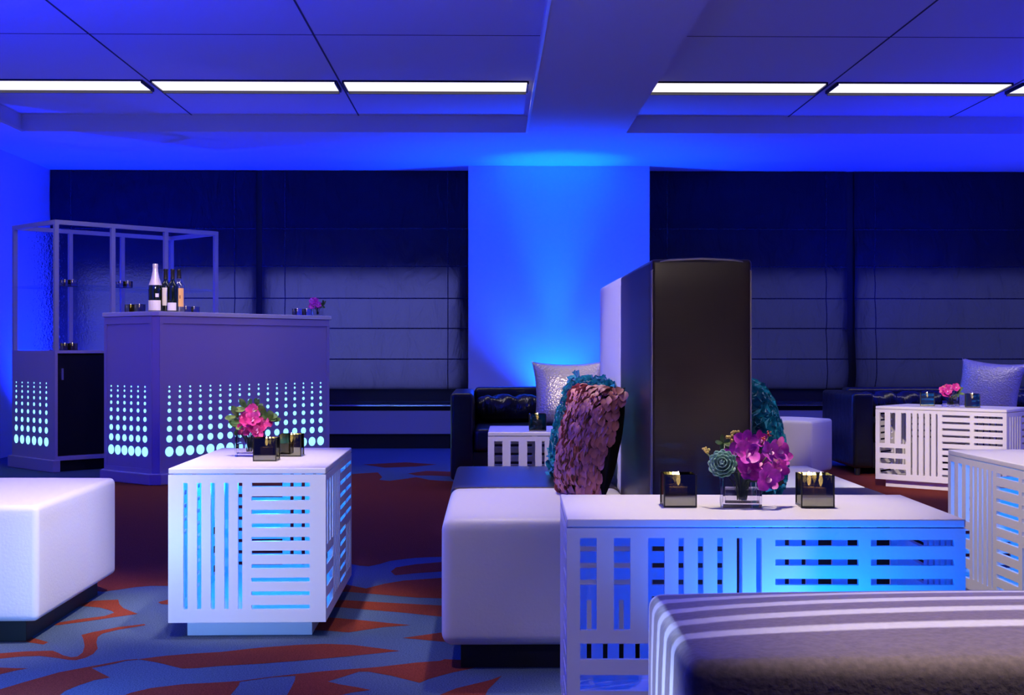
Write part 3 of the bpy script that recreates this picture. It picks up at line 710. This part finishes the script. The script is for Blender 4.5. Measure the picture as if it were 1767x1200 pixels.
mb = MB(); stiles(mb, bd, (0,bd,0), (0,-1,0), (-1,0,0)); mb.build('panel_rim', M_barlac, bar)
mb = MB(); dots(mb, 17, .105, 1.39, (0,0,0), (1,0,0), (0,-1,0)); mb.build('light_dots', M_dot, bar)
mb = MB(); dots(mb, 6, .107, .469, (0,0,0), (0,1,0), (-1,0,0)); mb.build('light_dots', M_dot, bar)

x, y = W2(-3.16, 9.13); SA = math.radians(45.2)-TH
sh = thing('bar_shelf_unit', 'open framed shelf unit with glass shelf on a grey dotted base behind the bar', 'shelf unit', (x, y, 0), SA)
sw, sd, sbh, sht = 1.31, .67, .845, 1.75
mb = MB(); mb.box(0, .02, 0, sd, .08, sbh-.02); mb.box(sw-.02, sw, 0, sd, .08, sbh-.02); mb.box(.02, sw-.02, sd-.02, sd, .08, sbh-.02); mb.box(0.02, sw-.02, .0, sd-.02, .08, .11); mb.box(0, sw, 0, sd, sbh-.02, sbh)
mb.build('base_cabinet', M_barlac, sh)
MB().box(-.02, sw+.02, .06, sd+.02, .001, .08).build('plinth', M_black, sh)
MB().box(-.025, .03, -.02, sd+.02, .001, .085).build('plinth_moulding', M_barlac, sh, bevel=.004)
for i in range(3):
    dr = MB().box(.025+i*.42, .025+i*.42+.41, .012, .03, .115, sbh-.03).build('door', M_doorblk, sh)
    MB().box(.045+i*.42, .06+i*.42, -.008, .012, .64, .72).build('handle', M_steel, dr)
mb = MB(); dots(mb, 6, .129, .60, (0,0,0), (0,1,0), (-1,0,0)); mb.build('light_dots', M_dot, sh)
pw = .03; us = [0, .427, .853, sw-pw]
for v in (0, sd-pw):
    for u in us: MB().box(u, u+pw, v, v+pw, sbh, sht-pw).build('post', M_frame, sh, bevel=.002)
mb = MB(); mb.box(0, sw, 0, pw, sht-pw, sht).box(0, sw, sd-pw, sd, sht-pw, sht).box(0, pw, pw, sd-pw, sht-pw, sht).box(sw-pw, sw, pw, sd-pw, sht-pw, sht)
mb.build('top_rail', M_frame, sh)
MB().box(.0, sw, .005, sd-.005, 1.295, 1.307).build('glass_shelf', M_shelfglass, sh)
MB().box(0.0, sw, sd-.012, sd-.004, sbh+.005, sht-pw).build('textured_glass_back', M_text, sh)

# ------------------------------------------------------------------ bottles
def bottle(label, px, d, h, r, kind):
    x, y = PD(px, d); t = thing('bottle', label, 'bottle', (x, y, bh), 0, 'bottles on the bar')
    if kind == 'champ': prof = [(r*.9,0),(r,.006),(r,h*.48),(r*.9,h*.58),(r*.55,h*.72),(r*.36,h*.86),(r*.33,h*.93),(r*.38,h*.95),(r*.36,h)]
    else: prof = [(r*.9,0),(r,.006),(r,h*.60),(r*.92,h*.65),(r*.55,h*.71),(r*.37,h*.76),(r*.35,h*.96),(r*.40,h*.97),(r*.38,h)]
    MB().lathe(prof, 28).build('glass_body', M_botclear if kind == 'rose' else M_bot, t, smooth=50)
    def ring(z0, z1, m, nm, rr=None, a0=-1.0, a1=1.0, zoff=0):
        rr = rr or r+.0008; vs = []; fs = []; N = 20
        for i in range(N+1):
            a = -PI/2+(a0+(a1-a0)*i/N); vs += [(rr*math.cos(a), rr*math.sin(a), z0), (rr*math.cos(a), rr*math.sin(a), z1)]
        for i in range(N): fs.append((2*i,2*i+2,2*i+3,2*i+1))
        q = MB(); q.add(vs, fs); return q.build(nm, m, t, smooth=True)
    if kind == 'champ':
        MB().lathe([(r*.93+.001,h*.57),(r*.57+.001,h*.72),(r*.38+.001,h*.86),(r*.35+.001,h*.93),(r*.41,h*.95),(r*.38,h+.001)], 28).build('foil', M_foilp, t, smooth=60)
        ring(.018, .085, M_labw, 'label', a0=-1.1, a1=1.1)
        ring(.105, .130, M_labw, 'neck_seal', a0=.25, a1=.75)
    elif kind == 'wine':
        MB().lathe([(r*.39,h*.78),(r*.37,h*.96),(r*.42,h*.97),(r*.40,h+.001)], 24).build('foil', M_foilb, t, smooth=60)
        ring(.055, .175, M_labw, 'label', a0=-.7, a1=1.2)
    elif kind == 'wine2':
        MB().lathe([(r*.39,h*.78),(r*.37,h*.96),(r*.42,h*.97),(r*.40,h+.001)], 24).build('foil', M_foilb, t, smooth=60)
        ring(.018, .07, M_labw, 'label', a0=-.9, a1=.9)
    else:
        MB().lathe([(r*.39,h*.80),(r*.37,h*.96),(r*.42,h*.97),(r*.40,h+.001)], 24).build('foil', M_foilb, t, smooth=60)
        lb_ = ring(.048, .172, M_labo, 'label', a0=-1.1, a1=1.1)
        for a in (-.35, -.05, .30):
            q = MB(); vs = []
            for s_ in (0, .16): an = -PI/2+a+s_; vs += [((r+.0014)*math.cos(an), (r+.0014)*math.sin(an), .102), ((r+.0014)*math.cos(an), (r+.0014)*math.sin(an), .124)]
            q.add(vs, [(0,2,3,1)]); q.build('print', M_mark, lb_)
bottle('champagne bottle with pale pink foil neck, leftmost bottle on the bar', 268, 8.72, .325, .045, 'champ')
bottle('dark wine bottle with a tall cream label, beside the champagne', 286, 8.86, .30, .037, 'wine')
bottle('dark wine bottle with a low small label, between cream and orange labels', 298, 8.74, .292, .036, 'wine2')
bottle('clear rose bottle with an orange label, rightmost on the bar', 309, 8.88, .298, .038, 'rose')

# ------------------------------------------------------------------ votives
def make_votive(label, s=.07, h=.072, flames=1, lit=True):
    t = thing('candle_holder', label, 'candle holder', (0,0,0), 0, 'smoked glass candle holders'); e = s/2; k = .003
    mb = MB()
    mb.box(-e, e, -e, -e+k, .004, h).box(-e, e, e-k, e, .004, h).box(-e, -e+k, -e+k, e-k, .004, h).box(e-k, e, -e+k, e-k, .004, h)
    mb.build('glass_box', M_smoke, t)
    mb = MB()
    for sx in (-1, 1):
        for sy in (-1, 1): mb.box(sx*e-.0015, sx*e+.0015, sy*e-.0015, sy*e+.0015, 0, h)
    mb.box(-e-.001, e+.001, -e-.001, e+.001, 0, .004)
    mb.build('edge_strips', M_votedge, t)
    fl_ = [(0, 0)] if flames == 1 else [(-.012, .004), (.012, -.006)]
    for a, b_ in fl_:
        cn = MB().lathe([(.012 if flames > 1 else .02, .005),(.012 if flames > 1 else .02, h*.58)], 16, (a, b_, 0)).build('candle', M_wax, t, smooth=40)
        MB().lathe([(.0005,h*.62),(.0035,h*.70),(.0048,h*.80),(.0032,h*.93),(.0004,h*1.06)], 10, (a, b_, 0)).build('flame', M_flame, cn, smooth=True)
    return t
V1 = make_votive('smoked glass candle cube left of the orchids on the long front table'); x, y = PD(1170.5, 2.935); V1.location = (x, y, .5); V1.rotation_euler = (0,0,-.02)
V2 = make_votive('smoked glass candle cube with two flames right of the orchids', flames=2); x, y = PD(1406, 2.925); V2.location = (x, y, .5); V2.rotation_euler = (0,0,-.06)
for p in (V1, V2):
    point((p.location.x, p.location.y, .5+.066), .12, (1, .6, .3), .006)
def vot(px, d, z, lab, sc=1.0, rz=0.0):
    x, y = PD(px, d); o = dup(V1, (x, y, z), rz, lab); o.scale = (sc, sc, sc); return o
vot(460, 4.14, .5, 'smoked candle cube nearest the front of the small slotted table')
vot(503, 4.32, .5, 'smoked candle cube on the right, behind the front one, by the pink flowers')
vot(927.5, 5.70, .5, 'candle cube on the slotted table before the left sofa', 1.0)
vot(1600, 8.22, .5, 'candle cube left of the flowers on the angled table', 1.15, -.3)
vot(1678, 8.00, .5, 'candle cube right of the flowers on the angled table', 1.15, -.3)
for px, d, z, lab, sc in (
    (225.5, 8.60, bh, 'left one of two candle cubes near the left end of the bar', .75),
    (240.5, 8.56, bh, 'right one of two candle cubes near the left end of the bar', .75),
    (321, 8.95, bh, 'greenish candle cube just right of the orange-label bottle', .72),
    (335, 9.00, bh, 'candle cube second right of the orange-label bottle', .72),
    (513, 9.36, bh, 'outer candle cube left of the flowers on the bar end', .70),
    (529, 9.42, bh, 'candle cube directly left of the flowers on the bar end', .70),
    (112, 9.60, 1.308, 'left candle of the pair on the glass shelf, left bay', .70),
    (125, 9.62, 1.308, 'right candle of the pair on the glass shelf, left bay', .70),
    (207.5, 9.80, 1.308, 'left candle of the pair on the glass shelf, middle bay', .70),
    (220.5, 9.82, 1.308, 'right candle of the pair on the glass shelf, middle bay', .70),
    (112, 9.50, .846, 'left candle of the pair on the shelf base', .70),
    (125, 9.52, .846, 'right candle of the pair on the shelf base', .70)):
    vot(px, d, z, lab, sc, .8)

# ------------------------------------------------------------------ flowers
def vase(label, loc, s, h, rz):
    t = thing('glass_vase', label, 'vase', loc, rz, 'square glass vases'); e = s/2; k = .005
    mb = MB(); o = [(-e,-e),(e,-e),(e,e),(-e,e)]; i_ = [(a*(e-k)/e, b_*(e-k)/e) for a, b_ in o]
    vs = [(a,b_,0.0005) for a,b_ in o]+[(a,b_,h) for a,b_ in o]+[(a,b_,h) for a,b_ in i_]+[(a,b_,.010) for a,b_ in i_]
    fs = [(3,2,1,0)]+[(j,(j+1)%4,4+(j+1)%4,4+j) for j in range(4)]+[(4+j,4+(j+1)%4,8+(j+1)%4,8+j) for j in range(4)]+[(8+j,8+(j+1)%4,12+(j+1)%4,12+j) for j in range(4)]+[(12,13,14,15)]
    mb.add(vs, fs); mb.build('glass', M_glass, t, bevel=.0012)
    w = e-k-.0006; MB().box(-w, w, -w, w, .0106, h*.50).build('water', M_water, t)
    return t
def petal(mb, p, d, n, L, w, curl=.3):
    p = Vector(p); d = Vector(d).normalized(); n = Vector(n); n = (n-d*n.dot(d)).normalized(); s = d.cross(n); vs = []; fs = []
    pr = [(0,.18),(.25,.7),(.5,1),(.75,.92),(.92,.55),(1,.12)]
    for a, b_ in pr:
        c_ = p+d*L*a+n*(L*curl*a*a)
        vs += [c_-s*w*b_/2+n*w*.12*b_, c_, c_+s*w*b_/2+n*w*.12*b_]
    for i in range(len(pr)-1):
        o = i*3; fs += [(o,o+1,o+4,o+3),(o+1,o+2,o+5,o+4)]
    mb.add(vs, fs)
def bloom(mb, c_, d, sz, rnd, throat):
    d = Vector(d).normalized(); u = d.orthogonal().normalized(); v = d.cross(u); a0 = rnd.uniform(0, 6)
    for i in range(5):
        a = a0+2*PI*i/5; r_ = u*math.cos(a)+v*math.sin(a)
        petal(mb, c_, r_+d*.35, d, sz, sz*(.95 if i % 2 else .7), rnd.uniform(-.15, .35))
    petal(throat, Vector(c_)+d*.002, d+u*.3, v, sz*.5, sz*.4, .5); petal(throat, Vector(c_)+d*.002, d-u*.4+v*.2, -v, sz*.42, sz*.35, .5)
def bouquet(label, loc, s, specs, mag=M_mag, seed=1):
    """specs: (kind, x, y, z, size) in units of s, measured from the vase foot"""
    rnd = random.Random(seed)
    t = thing('flower_bouquet', label, 'flowers', loc, 0, 'small bouquets in glass vases')
    stems = MB()
    for kind, x, y, z, sz in specs:
        p = Vector((x*s, y*s, z*s)); d = Vector((x*.8+rnd.uniform(-.3,.3), -.9+y, .45+rnd.uniform(-.3,.3)))
        stems.tube([(x*s*.1+rnd.uniform(-.01,.01)*s*10*.5, y*s*.1, .014), (x*s*.25, y*s*.3, .55*s), tuple(p-Vector((0,-.1*s*.3,.06*s)))], .0016*s/.1, 5)
        if kind == 'o':
            a, b_ = MB(), MB(); bloom(a, p, d, sz*s, rnd, b_); o = a.build('orchid_bloom', mag, t, smooth=True); b_.build('throat', M_throat, o, smooth=True)
        elif kind == 's':
            mb = MB(); dd = Vector((-.25, -.9, .35)).normalized(); u = dd.orthogonal().normalized(); v = dd.cross(u); k = 0
            for ring_, n_ in ((1.0, 12), (.82, 11), (.64, 9), (.46, 7), (.3, 5), (.15, 3)):
                for i in range(n_):
                    a = 2*PI*i/n_+ring_*7; r_ = u*math.cos(a)+v*math.sin(a)
                    petal(mb, p-dd*sz*s*.35*ring_+r_*(.05*sz*s), r_*ring_*1.15+dd*(1.0-ring_*.62), dd-r_*.4, sz*s*(.6+.45*ring_), sz*s*.62*(.5+.5*ring_), .32)
            o = mb.build('succulent_rosette', M_succ, t, smooth=True); so = o.modifiers.new('thick', 'SOLIDIFY'); so.thickness = .0016
        elif kind in 'yr':
            mb = MB()
            for i in range(9): mb.ball(p+Vector((rnd.uniform(-1,1), rnd.uniform(-1,1), rnd.uniform(-1,1)))*sz*s*.7, sz*s*rnd.uniform(.22, .38), 8)
            mb.build('bud_cluster', M_yel if kind == 'y' else M_orange, t, smooth=True)
        elif kind == 'l':
            mb = MB()
            for i in range(5):
                a = rnd.uniform(0, 6); petal(mb, p, Vector((math.cos(a), -.5, math.sin(a)*.8+.2)), Vector((0,-1,.5)), sz*s, sz*s*.45, .2)
            mb.build('leaf_spray', M_leaf, t, smooth=True)
    stems.build('stems', M_stem, t, smooth=True)
    return t
k = 2.9/F
x, y = PD(1278, 2.93)
vase('clear square glass vase of water between the candles on the long front table', (x, y, .5), .085, .078, -.10)
def q(px_, py_, yy=0.0): return ((px_-1278)*k/.1, yy, (874-py_)*k/.1)
SP = [('o', *q(1286,764,-.05), .30), ('o', *q(1268,790,.0), .34), ('o', *q(1283,783,-.3), .34), ('o', *q(1303,800,-.25), .33), ('o', *q(1338,776,-.1), .33), ('o', *q(1345,788,.1), .32), ('o', *q(1334,806,-.2), .34),
      ('o', *q(1313,822,-.55), .34), ('o', *q(1286,812,-.3), .30), ('o', *q(1320,778,-.4), .26), ('o', *q(1310,760,.1), .24), ('s', *q(1243,800,-.25), .34), ('y', *q(1217,775,.0), .10), ('y', *q(1259,758,.1), .11), ('y', *q(1270,750,.1), .10), ('r', *q(1328,748,.0), .07), ('r', *q(1318,757,.0), .06),
      ('l', *q(1262,800,.1), .35), ('l', *q(1336,824,.0), .30), ('l', *q(1300,790,.2), .4), ('l', *q(1250,765,.2), .25)]
SP = [(a, b_, c_, d_, e_) for a, b_, c_, d_, e_ in SP]
bouquet('purple orchids with a pale green succulent in the front table vase', (x, y, .5), .1, SP, M_mag, 3)
k = 4.28/F; x, y = PD(431, 4.32)
vase('clear square glass vase on the small slotted table, behind the candle cube', (x, y, .5), .085, .082, .05)
def q(px_, py_, yy=0.0): return ((px_-431)*k/.1, yy, (788-py_)*k/.1)
SP2 = [('o', *q(432,728,-.3), .34), ('o', *q(438,712,-.1), .30), ('o', *q(427,716,0), .30), ('o', *q(445,738,-.4), .34), ('o', *q(455,733,-.2), .28), ('o', *q(461,728,0), .26), ('o', *q(449,745,-.5), .24), ('o', *q(425,740,-.3), .28), ('o', *q(440,725,-.5), .3),
       ('r', *q(444,708,0), .12), ('r', *q(447,726,-.4), .10), ('y', *q(398,727,0), .12), ('y', *q(404,731,-.1), .10), ('l', *q(412,720,0), .5), ('l', *q(425,705,.1), .45), ('l', *q(460,718,.1), .5), ('l', *q(470,725,0), .4), ('l', *q(412,738,-.1), .4), ('l', *q(442,700,.1), .3), ('l', *q(420,728,-.2), .4)]
bouquet('hot pink orchids with green sprays on the small slotted table', (x, y, .5), .1, SP2, M_pink, 5)
def small_b(px, d, z, lab, labv, seed, k_=.9, mg=M_mag):
    x, y = PD(px, d); vase(labv, (x, y, z), .075, .07, .3)
    r = random.Random(seed)
    sp_ = [('o', r.uniform(-.45,.25), r.uniform(-.4,.1), r.uniform(.75,1.25), .30) for i in range(9)]+[('l', .42, -.1, .85, .42), ('l', .5, .0, 1.05, .3), ('l', -.1, .2, 1.0, .4), ('y', -.4, 0, 1.15, .1)]
    bouquet(lab, (x, y, z), .1*k_, sp_, mg, seed)
small_b(548, 9.50, bh, 'small magenta orchid bunch on the right end of the bar', 'small glass vase on the right end of the bar', 11)
small_b(1640, 8.12, .5, 'pink orchid bunch on the angled table at the right', 'small glass vase between two candles on the angled table', 12, 1.0, M_pink)
